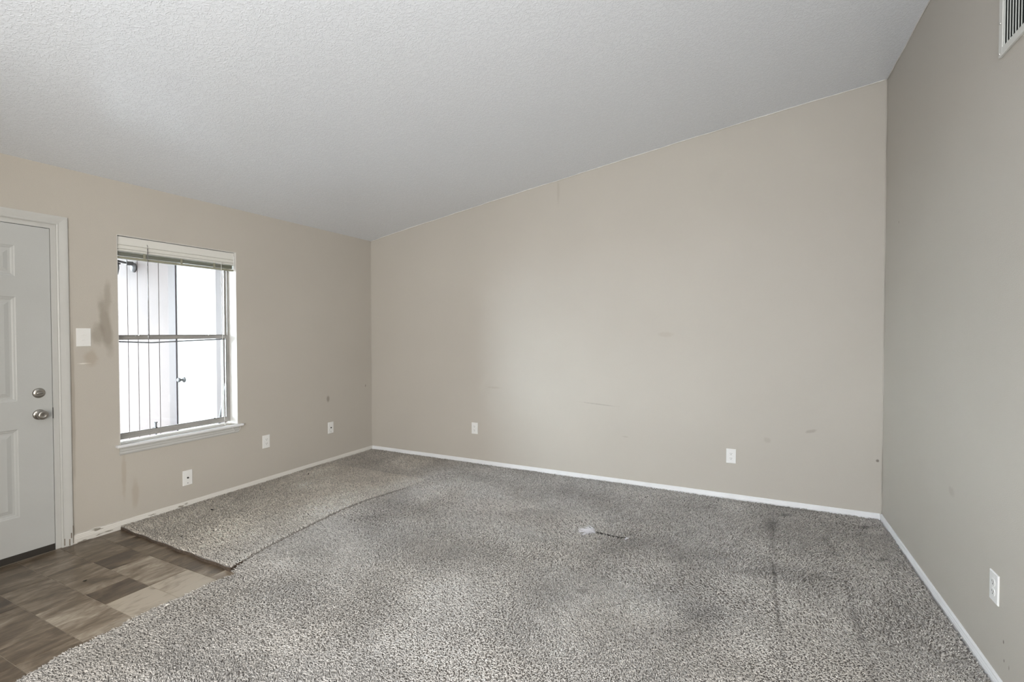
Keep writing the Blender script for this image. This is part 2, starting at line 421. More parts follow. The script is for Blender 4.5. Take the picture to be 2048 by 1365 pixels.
# ------------------------------------------------------------------ baseboards, caulk
BP = [(0, 0), (.0125, 0), (.0125, .030), (.0105, .036), (.0110, .039), (.0085, .045), (.0080, .051), (.0045, .0575), (0, .0585)]
def wob(t, s, a): return a*(math.sin(t*5.1+s)+.6*math.sin(t*13.7+2*s)+.4*math.sin(t*31+3*s))
bm = bmesh.new(); sweep(bm, BP, lambda t, q: (q[0], t, ZV+q[1]+wob(t, 1, .0006 if t > -2 else .0011)*(q[1] > .02)), np.linspace(-2.8175, -.0, 130))
struct(obj('baseboard_left', bm, M['base_left']))
bm = bmesh.new(); sweep(bm, BP, lambda t, q: (t, -q[0], ZV+q[1]+wob(t, 2, .0004)*(q[1] > .02)), np.linspace(.0125, LX-.0125, 120))
struct(obj('baseboard_back', bm, M['trim']))
bm = bmesh.new(); sweep(bm, BP, lambda t, q: (LX-q[0], t, ZV+q[1]+wob(t, 3, .0004)*(q[1] > .02)), np.linspace(0, YR, 150))
struct(obj('baseboard_right', bm, M['trim']))
# peeled paint flap standing off the baseboard next to the door
bm = bmesh.new()
pts = [(-2.815, .031), (-2.78, .037), (-2.75, .034), (-2.70, .040), (-2.64, .034), (-2.60, .038), (-2.55, .033)]
vs = []
for y, z in pts:
    vs.append([bm.verts.new((.004, y, z-.005)), bm.verts.new((.0065+.002*math.sin(y*70), y, z+.001)), bm.verts.new((.003, y, z-.001))])
for i in range(len(vs)-1):
    for k in range(3): bm.faces.new((vs[i][k], vs[i][(k+1) % 3], vs[i+1][(k+1) % 3], vs[i+1][k]))
struct(obj('trim_5', bm, M['caulk']))
# caulk beads along the ceiling
bm = bmesh.new()
tube(bm, [(x, -.0045+wob(x, 4, .0010), zc(x)-.0035+wob(x, 5, .0010)) for x in np.linspace(.004, LX-.003, 170)], .0040, 6)
struct(obj('trim_1', bm, M['caulk'], smooth=True))
bm = bmesh.new()
tube(bm, [(LX-.003+wob(y, 4, .0010), y, zc(LX)-.003+wob(y, 6, .0012)) for y in np.linspace(-.006, -3.6, 120)], .0032, 6)
struct(obj('trim_2', bm, M['caulk'], smooth=True))
# rough painted corner joint
bm = bmesh.new()
tube(bm, [(.003+wob(z, 3, .0007), -.003+wob(z, 5, .0007), z) for z in np.linspace(.03, 2.44, 110)], .0032, 6)
struct(obj('trim_3', bm, M['wall'], smooth=True))
bm = bmesh.new()
tube(bm, [(LX-.003+wob(z, 3, .0007), -.003+wob(z, 5, .0005), z) for z in np.linspace(.03, 3.19, 110)], .0035, 6)
struct(obj('trim_4', bm, M['wall'], smooth=True))

# ------------------------------------------------------------------ entry door
SY0, SY1, SZ0, SZ1 = -3.821, -2.9065, .014, 2.034
door = struct(empty('door_1', (0, (SY0+SY1)/2, ZV)))
door_inv = Matrix.Translation(-Vector(door.location))
def adopt(o, par):                                        # keep world coordinates under a parent Empty
    o.parent = par; o.matrix_parent_inverse = Matrix.Translation(-par.location); return o
pan_y = [(-3.309, -3.070), (-3.658, -3.419)]
pan_z = [(1.715, 1.905), (.952, 1.592), (.240, .781)]
ys = sorted({SY0, SY1, *[v for p_ in pan_y for v in p_]}); zs = sorted({SZ0, SZ1, *[v for p_ in pan_z for v in p_]})
bm = bmesh.new(); X0 = .0
grid = {(i, j): bm.verts.new((X0, y, z)) for i, y in enumerate(ys) for j, z in enumerate(zs)}
def is_panel(y0, y1, z0, z1):
    return any(abs(y0-a) < 1e-6 and abs(y1-b2) < 1e-6 for a, b2 in pan_y) and any(abs(z0-a) < 1e-6 and abs(z1-b2) < 1e-6 for a, b2 in pan_z)
for i in range(len(ys)-1):
    for j in range(len(zs)-1):
        q = [grid[i, j], grid[i+1, j], grid[i+1, j+1], grid[i, j+1]]
        if not is_panel(ys[i], ys[i+1], zs[j], zs[j+1]): bm.faces.new(q); continue
        prev = q
        for ins, dep in ((.006, .0035), (.012, .0045), (.019, .0085), (.026, .0085)):
            a, b2, c0, d0 = ys[i]+ins, ys[i+1]-ins, zs[j]+ins, zs[j+1]-ins
            cur = [bm.verts.new((X0-dep, yy, zz)) for yy, zz in ((a, c0), (b2, c0), (b2, d0), (a, d0))]
            for k in range(4): bm.faces.new((prev[k], prev[(k+1) % 4], cur[(k+1) % 4], cur[k]))
            prev = cur
        bm.faces.new(prev)
be = [e for e in bm.edges if len(e.link_faces) == 1]
r = bmesh.ops.extrude_edge_only(bm, edges=be)
bmesh.ops.translate(bm, vec=(-.042, 0, 0), verts=[v for v in r['geom'] if isinstance(v, bmesh.types.BMVert)])
adopt(obj('door_slab', bm, M['door']), door)
for (a, b2) in pan_y:                                     # raised fields
    for (c0, d0) in pan_z:
        bm = bmesh.new()
        def rect(x, i_): return [bm.verts.new((x, yy, zz)) for yy, zz in ((a+i_, c0+i_), (b2-i_, c0+i_), (b2-i_, d0-i_), (a+i_, d0-i_))]
        r0, r1_, r2_ = rect(-.0087, .027), rect(-.0085, .030), rect(-.0015, .052)
        for A_, C_ in ((r0, r1_), (r1_, r2_)):
            for k in range(4): bm.faces.new((A_[k], A_[(k+1) % 4], C_[(k+1) % 4], C_[k]))
        bm.faces.new(r2_); bm.faces.new(r0[::-1])
        adopt(obj('door_panel', bm, M['door']), door)
adopt(box('door_sweep', -.040, .004, SY0, SY1-.002, ZV+.002, SZ0, M['rubber']), door)
adopt(box('threshold', -.13, -.006, DY0+.006, DY1-.004, ZF, ZV+.004, M['alu_dark']), door)
# deadbolt with oval thumb turn
db = adopt(obj('deadbolt', lathe(bmesh.new(), [(0, .031), (.004, .031), (.009, .027), (.011, .012), (.011, 0)], (0, -2.972, .993), (1, 0, 0), 32), M['nickel'], smooth=True), door)
bm = lathe(bmesh.new(), [(0, .008), (.012, .008), (.015, .006), (.017, .0)], (.009, -2.972, .993), (1, 0, 0), 16)
bmesh.ops.create_uvsphere(bm, u_segments=16, v_segments=8, radius=1, matrix=Matrix.Translation((.023, -2.972, .993)) @ Matrix.Diagonal((.0065, .021, .0075, 1)))
t = obj('thumb_turn', bm, M['nickel'], smooth=True); t.parent = db
kn = adopt(obj('door_knob', lathe(bmesh.new(), [(0, .032), (.004, .032), (.008, .028), (.011, .014), (.024, .0115), (.032, .017), (.038, .0255), (.050, .0285), (.058, .0265), (.063, .020), (.063, .012), (.060, .009), (.060, 0)], (0, -2.972, .857), (1, 0, 0), 32), M['nickel'], smooth=True), door)
bm = bmesh.new(); B(bm, .060, .066, -2.983, -2.961, .854, .860, .001)
t = obj('turn_button', bm, M['nickel']); t.parent = kn
# jamb
bm = bmesh.new()
B(bm, -.13, .0, DY1-.0355, DY1, ZV, DZ); B(bm, -.13, .0, DY0, DY0+.035, ZV, DZ); B(bm, -.13, .0, DY0+.035, DY1-.0355, SZ1+.004, DZ)
B(bm, -.13, -.046, DY1-.048, DY1-.0355, ZV, SZ1+.004); B(bm, -.13, -.046, DY0+.035, DY0+.048, ZV, SZ1+.004); B(bm, -.13, -.046, DY0+.048, DY1-.048, SZ1-.009, SZ1+.004)
jm = adopt(obj('door_jamb', bm, M['casing']), door)
bm = bmesh.new(); B(bm, -.030, .0022, DY1-.0372, DY1-.0350, .822, .892)
adopt(obj('strike_plate', bm, M['slot']), door)
# casing: colonial profile, mitred
CP = [(0, 0), (0, .009), (.006, .013), (.012, .011), (.020, .0125), (.038, .0165), (.048, .0175), (.0555, .0165), (.057, 0)]   # (distance outward from the opening, proud)
yi, yo, zi = DY1-.0075, DY0+.0075, DZ-.006
def cas(t, q):
    d, h = q
    return [(h+.0002, yi+d, ZV), (h+.0002, yi+d, zi+d), (h+.0002, yo-d, zi+d), (h+.0002, yo-d, ZV)][t]
bm = bmesh.new(); sweep(bm, CP, cas, [0, 1, 2, 3])
adopt(obj('door_casing', bm, M['casing']), door)
# worn chips at the foot of the casing
for (yy, z0_, z1_, w) in ((-2.862, ZV+.01, ZV+.055, .0025), (-2.838, ZV+.002, ZV+.045, .003), (-2.829, .02, .055, .003), (-2.8195, ZV+.01, .10, .002)):
    h = float(np.interp(yy-yi, [c0[0] for c0 in CP[1:-1]], [c0[1] for c0 in CP[1:-1]]))
    bm = bmesh.new(); B(bm, h-.001, h+.0012, yy-w, yy+w, z0_, z1_, .0008)
    adopt(obj('paint_chip', bm, M['bare']), door)

# ------------------------------------------------------------------ window
win = struct(empty('window_1', (-.12, (WY0+WY1)/2, WZ0)))
FX0, FX1 = -.140, -.104
# painted reveal lining (thin boards on the four sides of the opening)
bm = bmesh.new()
B(bm, FX1, -.0005, WY1-.003, WY1, WZ0, WZ1); B(bm, FX1, -.0005, WY0, WY0+.003, WZ0, WZ1); B(bm, FX1, -.0005, WY0+.003, WY1-.003, WZ1-.003, WZ1)
adopt(obj('reveal_lining', bm, M['reveal']), win)
fy0, fy1, fz0, fz1 = WY0+.003, WY1-.003, .590, WZ1-.003
zm0, zm1 = 1.306, 1.358
bm = bmesh.new()                                          # outer frame
B(bm, FX0, FX1, fy0, fy0+.016, fz0, fz1); B(bm, FX0, FX1, fy1-.016, fy1, fz0, fz1)
B(bm, FX0, FX1, fy0+.016, fy1-.016, fz0, fz0+.020); B(bm, FX0, FX1, fy0+.016, fy1-.016, fz1-.022, fz1)
B(bm, FX1, FX1+.006, fy1-.008, fy1, fz0, fz1); B(bm, FX1, FX1+.006, fy0, fy0+.008, fz0, fz1)
adopt(obj('window_frame', bm, M['alu']), win)
def sash(name, x0, x1, z0, z1, rail_lo, rail_hi, stile=.020):
    bm = bmesh.new(); a, b2 = fy0+.016, fy1-.016
    B(bm, x0, x1, a, a+stile, z0, z1, .0015); B(bm, x0, x1, b2-stile, b2, z0, z1, .0015)
    B(bm, x0, x1, a+stile, b2-stile, z0, z0+rail_lo, .0015); B(bm, x0, x1, a+stile, b2-stile, z1-rail_hi, z1, .0015)
    s = adopt(obj(name, bm, M['alu']), win)
    xm = (x0+x1)/2
    g = box('pane', xm-.0015, xm+.0015, a+stile-.002, b2-stile+.002, z0+rail_lo-.002, z1-rail_hi+.002, M['glass']); g.parent = s; g.matrix_parent_inverse = s.matrix_world.inverted() if False else Matrix.Identity(4)
    bm = bmesh.new(); w = .003                            # dark glazing seal
    for xx in (x1-.001,):
        B(bm, xx, xx+.0016, a+stile-w, a+stile, z0+rail_lo, z1-rail_hi); B(bm, xx, xx+.0016, b2-stile, b2-stile+w, z0+rail_lo, z1-rail_hi)
        B(bm, xx, xx+.0016, a+stile, b2-stile, z0+rail_lo-w, z0+rail_lo); B(bm, xx, xx+.0016, a+stile, b2-stile, z1-rail_hi, z1-rail_hi+w)
    q = obj('glazing_seal', bm, M['alu_dark']); q.parent = s
    return s
sash('upper_sash', -.138, -.124, zm0+.014, fz1-.022, .034, .022, .012)
lower = sash('lower_sash', -.121, -.106, fz0+.020, zm0+.036, .024, .022, .011)
for yy in (-2.36, -1.84):                                 # sash latches on the meeting rail
    bm = bmesh.new(); B(bm, -.120, -.100, yy-.022, yy+.022, zm0+.036, zm0+.044, .002); B(bm, -.108, -.094, yy-.004, yy+.020, zm0+.040, zm0+.050, .002)
    q = obj('sash_latch', bm, M['alu']); q.parent = lower
for yy in (-2.25, -1.80):                                 # little drain tabs on the bottom rail
    bm = bmesh.new(); B(bm, -.1055, -.103, yy-.007, yy+.007, fz0+.044, fz0+.049)
    q = obj('drain_tab', bm, M['slot']); q.parent = lower
bm = bmesh.new(); tube(bm, [(-.127, fy0+.024, zm0+.002), (-.127, -2.27, zm0-.012), (-.127, -2.0, zm0-.002), (-.127, fy1-.024, zm0+.008)], .0055, 6)
adopt(obj('bent_screen_bar', bm, M['alu_mid']), win)
bm = bmesh.new(); B(bm, -.1395, -.1275, fy1-.050, fy1-.038, fz0+.02, zm0+.006)
adopt(obj('screen_frame', bm, M['plate']), win)
# stool and apron
bm = bmesh.new(); B(bm, FX0, .0, WY0+.003, WY1-.003, WZ0-.014, WZ0-.0008); 
B(bm, .0, .034, -2.570, -1.626, WZ0-.019, WZ0-.0008, .005)
adopt(obj('window_stool', bm, M['trim']), win)
AP = [(0, 0), (0, .056), (.013, .056), (.013, .044), (.0105, .040), (.0115, .030), (.0085, .022), (.0095, .012), (.006, .003), (.004, 0)]
bm = bmesh.new(); sweep(bm, AP, lambda t, q: (q[0]+.0003, t, .4995+q[1]), [-2.546, -1.660])
adopt(obj('window_apron', bm, M['casing']), win)

# ------------------------------------------------------------------ blind, drawn up
bl = empty('window_blind', (-.03, -2.10, 2.06), 'cream mini blind drawn up to the top of the window', 'blind')
by0, by1 = WY0+.006, WY1-.008
HP = [(-.048, 2.058), (-.018, 2.058), (-.018, 2.050), (-.018, 2.012), (-.018, 2.008), (-.005, 2.006), (-.005, 2.001), (-.020, 1.998), (-.020, 1.980), (-.005, 1.978), (-.005, 1.973), (-.020, 1.970), (-.020, 1.961), (-.006, 1.959), (-.006, 1.955), (-.018, 1.953), (-.048, 1.953)]
bm = bmesh.new(); sweep(bm, HP, lambda t, q: (q[0], t, q[1]), [by0, by1])
adopt(obj('head_rail', bm, M['blind']), bl)
bm = bmesh.new(); zt, k = 1.950, 0
while zt > 1.922:
    x_off = .0006*math.sin(k*1.7); sag = .0005*math.sin(k)
    A_ = [(-.049, zt-.0005), (-.036, zt+.0016), (-.024, zt-.0005), (-.024, zt-.0013), (-.036, zt+.0008), (-.049, zt-.0013)]
    sweep(bm, [(a+x_off+.004, z) for a, z in A_], lambda t, q: (q[0], t, q[1]+sag*math.sin(t*6)), np.linspace(by0+.004, by1-.004, 9))
    zt -= .0026; k += 1
q = obj('slat_stack', bm, M['slat']); q['kind'] = 'stuff'; adopt(q, bl)
bm = bmesh.new(); B(bm, -.047, -.018, by0+.003, by1-.003, 1.902, 1.918, .003)
adopt(obj('bottom_rail', bm, M['slat']), bl)
for yy in (-2.36, -2.10, -1.84):
    bm = bmesh.new(); B(bm, -.0195, -.0165, yy-.008, yy+.008, 1.905, 1.954); adopt(obj('ladder_tape', bm, M['slat']), bl)
bm = bmesh.new(); tube(bm, [(-.010, -2.345, 2.022), (-.004, -2.345, 2.012), (-.006, -2.344, 1.99)], .0018, 6); tube(bm, [(-.006, -2.344, 1.995), (-.007, -2.342, 1.343)], .0030, 8); lathe(bm, [(0, .003), (.004, .0055), (.02, .0055), (.024, 0)], (-.007, -2.342, 1.350), (0, 0, -1), 10)
adopt(obj('tilt_wand', bm, M['wand'], smooth=True), bl)
def cord(pts, r=.0016, sub=8):
    P = [Vector(p_) for p_ in pts]; out = []
    for i in range(len(P)-1):
        p0, p1, p2, p3 = P[max(i-1, 0)], P[i], P[i+1], P[min(i+2, len(P)-1)]
        for s in range(sub):
            t_ = s/sub
            out.append(.5*((2*p1)+(p2-p0)*t_+(2*p0-5*p1+4*p2-p3)*t_*t_+(3*p1-p0-3*p2+p3)*t_**3))
    out.append(P[-1]); bm = bmesh.new(); tube(bm, out, r, 6); return bm
adopt(obj('lift_cord', cord([(-.006, -1.788, 1.975), (-.004, -1.787, 1.6), (-.004, -1.784, 1.2), (-.006, -1.778, .75), (-.010, -1.772, .60), (-.006, -1.765, .578), (.02, -1.752, .5765), (.037, -1.745, .570), (.042, -1.735, .552), (.038, -1.715, .520), (.036, -1.690, .516), (.040, -1.672, .530), (.040, -1.668, .560), (.030, -1.672, .5765), (-.02, -1.680, .577), (-.045, -1.690, .577)]), M['cord'], smooth=True), bl)
adopt(obj('cord_tassel', lathe(bmesh.new(), [(0, .002), (.004, .006), (.018, .0075), (.022, .004), (.022, 0)], (-.045, -1.690, .582), (-.9, -.2, 0), 12), M['cord'], smooth=True), bl)
adopt(obj('valance_clip', (lambda b_: B(b_, -.0085, -.006, by1-.012, by1-.002, 1.918, 2.03, .001))(bmesh.new()), M['plate']), bl)

# ------------------------------------------------------------------ wall plates
def frame_at(o, n_):                                       # local +Y = out of the wall, +Z up
    o.rotation_euler = (0, 0, {'left': -math.pi/2, 'back': math.pi, 'right': math.pi/2}[n_])
def plate_bm(w, h, d=.0055):
    bm = bmesh.new(); B(bm, -w/2, w/2, 0, d, -h/2, h/2)
    top = [f for f in bm.faces if f.normal.y > .9]
    es = [e for f in top for e in f.edges]
    bmesh.ops.bevel(bm, geom=es, offset=.003, segments=3, affect='EDGES', profile=.5)
    return bm
def screw(par, x, z, dk=False):
    q = obj('screw', lathe(bmesh.new(), [(0, .0033), (.0012, .003), (.0016, 0)], (x, .0052, z), (0, 1, 0), 12), M['slot'] if dk else M['plate'], smooth=False); q.parent = par
def duplex(loc, wall, label):
    e = empty('wall_outlet', loc, label, 'outlet'); frame_at(e, wall)
    q = obj('cover_plate', plate_bm(.073, .118), M['plate']); q.parent = e
    for s in (1, -1):
        bm = lathe(bmesh.new(), [(0, .0170), (.0022, .0166), (.0026, .0160), (.0026, 0)], (0, .005, s*.0195), (0, 1, 0), 28)
        for v in bm.verts:
            if abs(v.co.z-s*.0195) > .0138: v.co.z = s*.0195+math.copysign(.0138, v.co.z-s*.0195)
        r_ = obj('receptacle', bm, M['plate']); r_.parent = e
        bm = bmesh.new(); B(bm, -.0075, -.0055, .0072, .0080, s*.0195-.001, s*.0195+.008); B(bm, .0055, .0075, .0072, .0080, s*.0195, s*.0195+.007)
        lathe(bm, [(0, .0026), (.0006, .0026), (.0006, 0)], (0, .0074, s*.0195-.007), (0, 1, 0), 12)
        q = obj('slots', bm, M['slot']); q.parent = r_
    screw(e, 0, 0); return e
duplex((.0, -1.3905, .362), 'left', 'white duplex outlet on the beige left wall below the right end of the window sill')
duplex((1.415, .0, .359), 'back', 'white duplex outlet on the long back wall, nearer the left corner')
duplex((3.876, .0, .344), 'back', 'white duplex outlet on the long back wall, nearer the right corner')
duplex((LX, -1.822, .359), 'right', 'white duplex outlet on the right-hand wall near the camera')
def coax(loc, label):
    e = empty('cable_plate', loc, label, 'cable plate'); frame_at(e, 'left')
    q = obj('cover_plate', plate_bm(.073, .118), M['plate']); q.parent = e
    bm = lathe(bmesh.new(), [(0, .0075), (.003, .0075), (.003, .0048), (.010, .0048), (.010, .002), (.007, 0)], (0, .005, 0), (0, 1, 0), 6)
    q = obj('coax_jack', bm, M['slot']); q.parent = e
    screw(e, 0, .042, False); screw(e, 0, -.042, True); return e
coax((.0, -2.088, .216), 'white cable plate with a dark centre jack on the left wall, under the window')
coax((.0, -.6245, .354), 'white cable plate with a dark centre jack on the left wall, near the back corner')
e = empty('light_switch', (.0, -2.740, 1.341), 'white switch plate with two sideways toggles between the door and the window', 'light switch'); frame_at(e, 'left')
q = obj('cover_plate', plate_bm(.080, .122), M['plate']); q.parent = e
for s in (1, -1):
    bm = bmesh.new(); B(bm, -.016, .016, .005, .0075, s*.018-.006, s*.018+.006, .001); 
    q = obj('toggle_seat', bm, M['plate']); q.parent = e
    bm = bmesh.new(); B(bm, -.002, .011, .0075, .0125, s*.018-.003, s*.018+.003, .0012)
    k = obj('toggle', bm, M['plate']); k.parent = q
for s in (1, -1): screw(e, 0, s*.048)

# ------------------------------------------------------------------ return-air grille high on the right wall
vy1, vy0, vz0, vz1 = -1.797, -2.39, 2.448, 2.80
v = empty('air_grille', (LX, (vy0+vy1)/2, vz0), 'white return air grille with upright louvres high on the right-hand wall', 'vent')
bm = bmesh.new(); bw = .030
def vb(y0, y1, z0, z1): B(bm, LX-.010, LX, y0, y1, z0, z1, .002)
vb(vy1-bw, vy1, vz0, vz1); vb(vy0, vy0+bw, vz0, vz1); vb(vy0+bw, vy1-bw, vz0, vz0+bw); vb(vy0+bw, vy1-bw, vz1-bw, vz1)
adopt(obj('frame', bm, M['vent']), v)
adopt(box('backing', LX-.0012, LX-.0002, vy0+bw, vy1-bw, vz0+bw, vz1-bw, M['duct']), v)
yy = vy1-bw-.010
lm = None
while yy > vy0+bw+.006:
    if lm is None:
        bm = bmesh.new()
        a = [bm.verts.new(p_) for p_ in ((LX-.0098, -.0065, vz0+bw), (LX-.0080, -.0085, vz0+bw), (LX-.0015, .0045, vz0+bw), (LX-.0033, .0065, vz0+bw))]
        b_ = [bm.verts.new((w.co.x, w.co.y, vz1-bw)) for w in a]
        for k in range(4): bm.faces.new((a[k], a[(k+1) % 4], b_[(k+1) % 4], b_[k]))
        bm.faces.new(a[::-1]); bm.faces.new(b_)
        lo_ = obj('louvre', bm, M['vent_slat']); lm = lo_.data
    else: lo_ = link('louvre', lm, None)
    lo_.location = (0, yy, 0); lo_.parent = v; lo_.matrix_parent_inverse = Matrix.Translation(-v.location)
    yy -= .0218
for (y_, z_) in ((vy1-.012, vz0+.130), (vy1-.010, vz0+.012), (vy0+.012, vz0+.130)):
    adopt(obj('screw', lathe(bmesh.new(), [(0, .004), (.002, .0035), (.002, 0)], (LX-.010, y_, z_), (-1, 0, 0), 12), M['screw']), v)

# ------------------------------------------------------------------ carpets
def vnoise(x, y, seed):
    """smooth value noise"""
    r = np.random.default_rng(seed); T = r.random((256, 256))
    xi, yi_ = np.floor(x).astype(int), np.floor(y).astype(int); fx, fy = x-xi, y-yi_
    fx, fy = fx*fx*(3-2*fx), fy*fy*(3-2*fy)
    g = lambda a, b_: T[a % 256, b_ % 256]
    return (g(xi, yi_)*(1-fx)+g(xi+1, yi_)*fx)*(1-fy)+(g(xi, yi_+1)*(1-fx)+g(xi+1, yi_+1)*fx)*fy
def fbm(x, y, s, seed, o=4):
    t_ = 0; a = 1; n_ = 0
    for k in range(o): t_ = t_+a*vnoise(x*s, y*s, seed+k); n_ += a; a *= .55; s *= 2.03
    return t_/n_
SE_Y = [-2.62, -2.53, -2.33, -2.04, -1.64, -1.38, -1.10, -.90, -.70, 0]
SE_X = [1.318, 1.288, 1.243, 1.214, 1.182, 1.196, 1.262, 1.300, 1.31, 1.31]     # strip's long edge
ME_Y = [YR, -3.9, -3.53, -3.35, -3.24, -3.03, -2.91, -2.60]
ME_X = [1.40, 1.40, 1.392, 1.348, 1.336, 1.322, 1.322, 1.352]                     # main carpet's edge on the vinyl
def strip_edge(y): return np.interp(y, SE_Y, SE_X)
def main_edge(y):
    e_ = np.where(y < -2.60, np.interp(y, ME_Y, ME_X), strip_edge(y)+.001)
    return e_ + .006*np.sin(y*19)*(y < -2.6) + .004*np.sin(y*47)*(y < -2.6)
STRIP_Y0, STRIP_Y1 = -2.575, -.700
def strip_front(x): return -2.552-.030*x+.004*np.sin(x*23)
CREASES = [  # (x at start, y start, x end, y end, half width, depth)
    (4.165, -.55, 4.140, -1.00, .014, .5), (4.140, -1.12, 4.148, -1.80, .009, 1.0), (4.148, -1.80, 4.150, -2.45, .012, .35),
    (4.46, -.58, 4.50, -.85, .020, .6), (4.49, -1.20, 4.475, -1.75, .014, .7), (4.475, -1.75, 4.46, -2.2, .018, .4),
    (4.175, -.42, 4.165, -.55, .03, .6)]
def seg_d(x, y, x0, y0, x1, y1):
    dx, dy = x1-x0, y1-y0; t_ = np.clip(((x-x0)*dx+(y-y0)*dy)/(dx*dx+dy*dy), 0, 1)
    return np.hypot(x-x0-t_*dx, y-y0-t_*dy)
TEAR = [(3.06, -1.165), (3.09, -1.160), (3.12, -1.170), (3.14, -1.166), (3.17, -1.178), (3.20, -1.172), (3.235, -1.178), (3.26, -1.165), (3.275, -1.171)]
def tear_d(x, y):
    return np.min([seg_d(x, y, *TEAR[i], *TEAR[i+1]) for i in range(len(TEAR)-1)], axis=0)
def base_z(x, y, strip):
    z = -.013 + .006*(fbm(x+7, y+9, 1.1, 11, 3)-.5)*2
    if strip:
        d = strip_edge(y)-x
        z = z + (.002+.007*np.clip((-.8-y)/1.0, 0, 1))*np.exp(-(d/.045)**2) + .004*np.exp(-((y-strip_front(x))/.07)**2) + .003
    else:
        d = x-main_edge(y)
        z = z - (.0085*np.exp(-(d/.16)**2))*(y < -2.58) - .004*np.exp(-(d/.08)**2)*((y >= -2.58) & (y < -1.0))
        for (a, b_, c0, d0, w, k) in CREASES: z = z - .004*k*np.exp(-(seg_d(x, y, a, b_, c0, d0)/w)**2)
        # low ruck running across the room
        z = z + .006*np.exp(-((y+1.02-.10*np.sin(x*2.2))/.07)**2)*np.clip((x-2.0)/.5, 0, 1)*np.clip((3.9-x)/.5, 0, 1)
    return z
# worn / soiled (+) and cleaner (-) patches of pile: x, y, first half-axis, second half-axis, amount
BLOTS = [(1.493, -1.322, 0.162, 0.08, -0.108, 0.131, 0.22),
    (1.487, -1.618, 0.134, 0.066, -0.1, 0.11, 0.2),
    (1.712, -1.349, 0.14, 0.068, -0.081, 0.107, 0.12),
    (2.574, -1.052, 0.271, 0.133, -0.058, 0.133, 0.14),
    (3.242, -1.384, 0.17, 0.083, -0.041, 0.16, 0.22),
    (3.389, -1.183, 0.176, 0.086, -0.022, 0.111, 0.22),
    (3.618, -1.245, 0.153, 0.075, -0.015, 0.118, 0.2),
    (3.855, -1.181, 0.137, 0.067, -0.005, 0.088, 0.22),
    (3.282, -1.713, 0.127, 0.062, -0.032, 0.115, 0.2),
    (3.111, -2.044, 0.105, 0.052, -0.04, 0.102, 0.14),
    (3.587, -1.751, 0.119, 0.058, -0.019, 0.117, 0.18),
    (3.801, -1.87, 0.099, 0.048, -0.012, 0.132, 0.3),
    (3.732, -1.554, 0.124, 0.061, -0.019, 0.183, 0.2),
    (3.625, -1.956, 0.121, 0.059, -0.016, 0.099, -0.12),
    (3.962, -1.5, 0.109, 0.054, -0.003, 0.15, -0.12),
    (4.189, -1.602, 0.09, 0.044, 0.009, 0.151, -0.12),
    (4.34, -1.008, 0.121, 0.059, 0.01, 0.107, -0.1),
    (4.619, -1.088, 0.138, 0.068, 0.028, 0.155, -0.12),
    (4.046, -1.287, 0.154, 0.076, 0.0, 0.066, 0.22),
    (4.323, -1.215, 0.227, 0.111, 0.008, 0.08, 0.2),
    (4.137, -0.516, 0.051, 0.025, 0.004, 0.145, 0.28),
    (2.479, -2.296, 0.167, 0.082, -0.112, 0.152, -0.1),
    (2.256, -2.422, 0.119, 0.058, -0.127, 0.142, 0.14),
    (1.64, -2.247, 0.166, 0.082, -0.112, 0.101, 0.1),
    (1.639, -0.807, 0.358, 0.175, -0.147, 0.22, -0.08),
    (4.648, -1.517, 0.128, 0.063, 0.073, 0.334, 0.14),
    (3.725, -2.078, 0.123, 0.06, -0.011, 0.088, 0.12),
    (2.416, -0.907, 0.214, 0.105, -0.033, 0.072, -0.1),
    (1.706, -2.964, 0.279, 0.137, -0.173, 0.107, 0.16),
    (1.819, -3.221, 0.226, 0.111, -0.124, 0.066, 0.2),
    (1.868, -2.585, 0.168, 0.082, -0.11, 0.092, 0.12),
    (2.252, -3.008, 0.151, 0.074, -0.115, 0.09, -0.06),
    (4.641, -0.355, 0.186, 0.091, 0.03, 0.192, 0.1),
    (4.06, -1.973, 0.18, 0.088, 0.003, 0.168, -0.08),
    (2.973, -2.582, 0.233, 0.115, -0.089, 0.154, -0.06),
    (4.256, -0.216, 0.047, 0.023, 0.002, 0.035, 0.5),
    (4.747, -0.236, 0.044, 0.022, 0.006, 0.032, 0.6),
    (4.745, -0.788, 0.032, 0.016, 0.005, 0.024, 0.4),
    (3.22, -1.921, 0.038, 0.019, -0.008, 0.024, 0.3),
    (4.286, -1.282, 0.007, 0.004, 0.003, 0.032, 0.5),
    (2.544, -0.582, 0.454, 0.223, -0.066, 0.171, 0.06),
    (2.151, -1.756, 0.267, 0.131, -0.146, 0.205, 0.1),
    (3.189, -0.648, 0.312, 0.153, -0.029, 0.13, -0.06)]
def carpet_tone(x, y, strip):
    nA = fbm(x, y, 7, 71, 3); nB = fbm(x+9, y, 7, 73, 3)
    t_ = 1 + .26*(fbm(x+3, y+5, 1.6, 31, 5)-.5) + .38*(fbm(x, y+2, 4.6, 57, 4)-.5)
    for bx, by, ux, uy, vx, vy, am_ in BLOTS:
        dt = ux*vy-uy*vx
        k_ = .5*math.hypot(ux, uy); wx = x+k_*(nA-.5)-bx; wy = y+k_*(nB-.5)-by; pa = (wx*vy-wy*vx)/dt; pb = (ux*wy-uy*wx)/dt
        t_ = t_*(1-am_*np.exp(-(pa*pa+pb*pb)))
    if not strip:
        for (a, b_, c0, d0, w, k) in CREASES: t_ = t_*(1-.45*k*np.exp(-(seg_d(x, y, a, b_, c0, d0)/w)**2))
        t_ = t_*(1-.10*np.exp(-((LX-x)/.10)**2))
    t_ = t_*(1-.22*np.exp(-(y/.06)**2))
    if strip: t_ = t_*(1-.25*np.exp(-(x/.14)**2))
    return t_

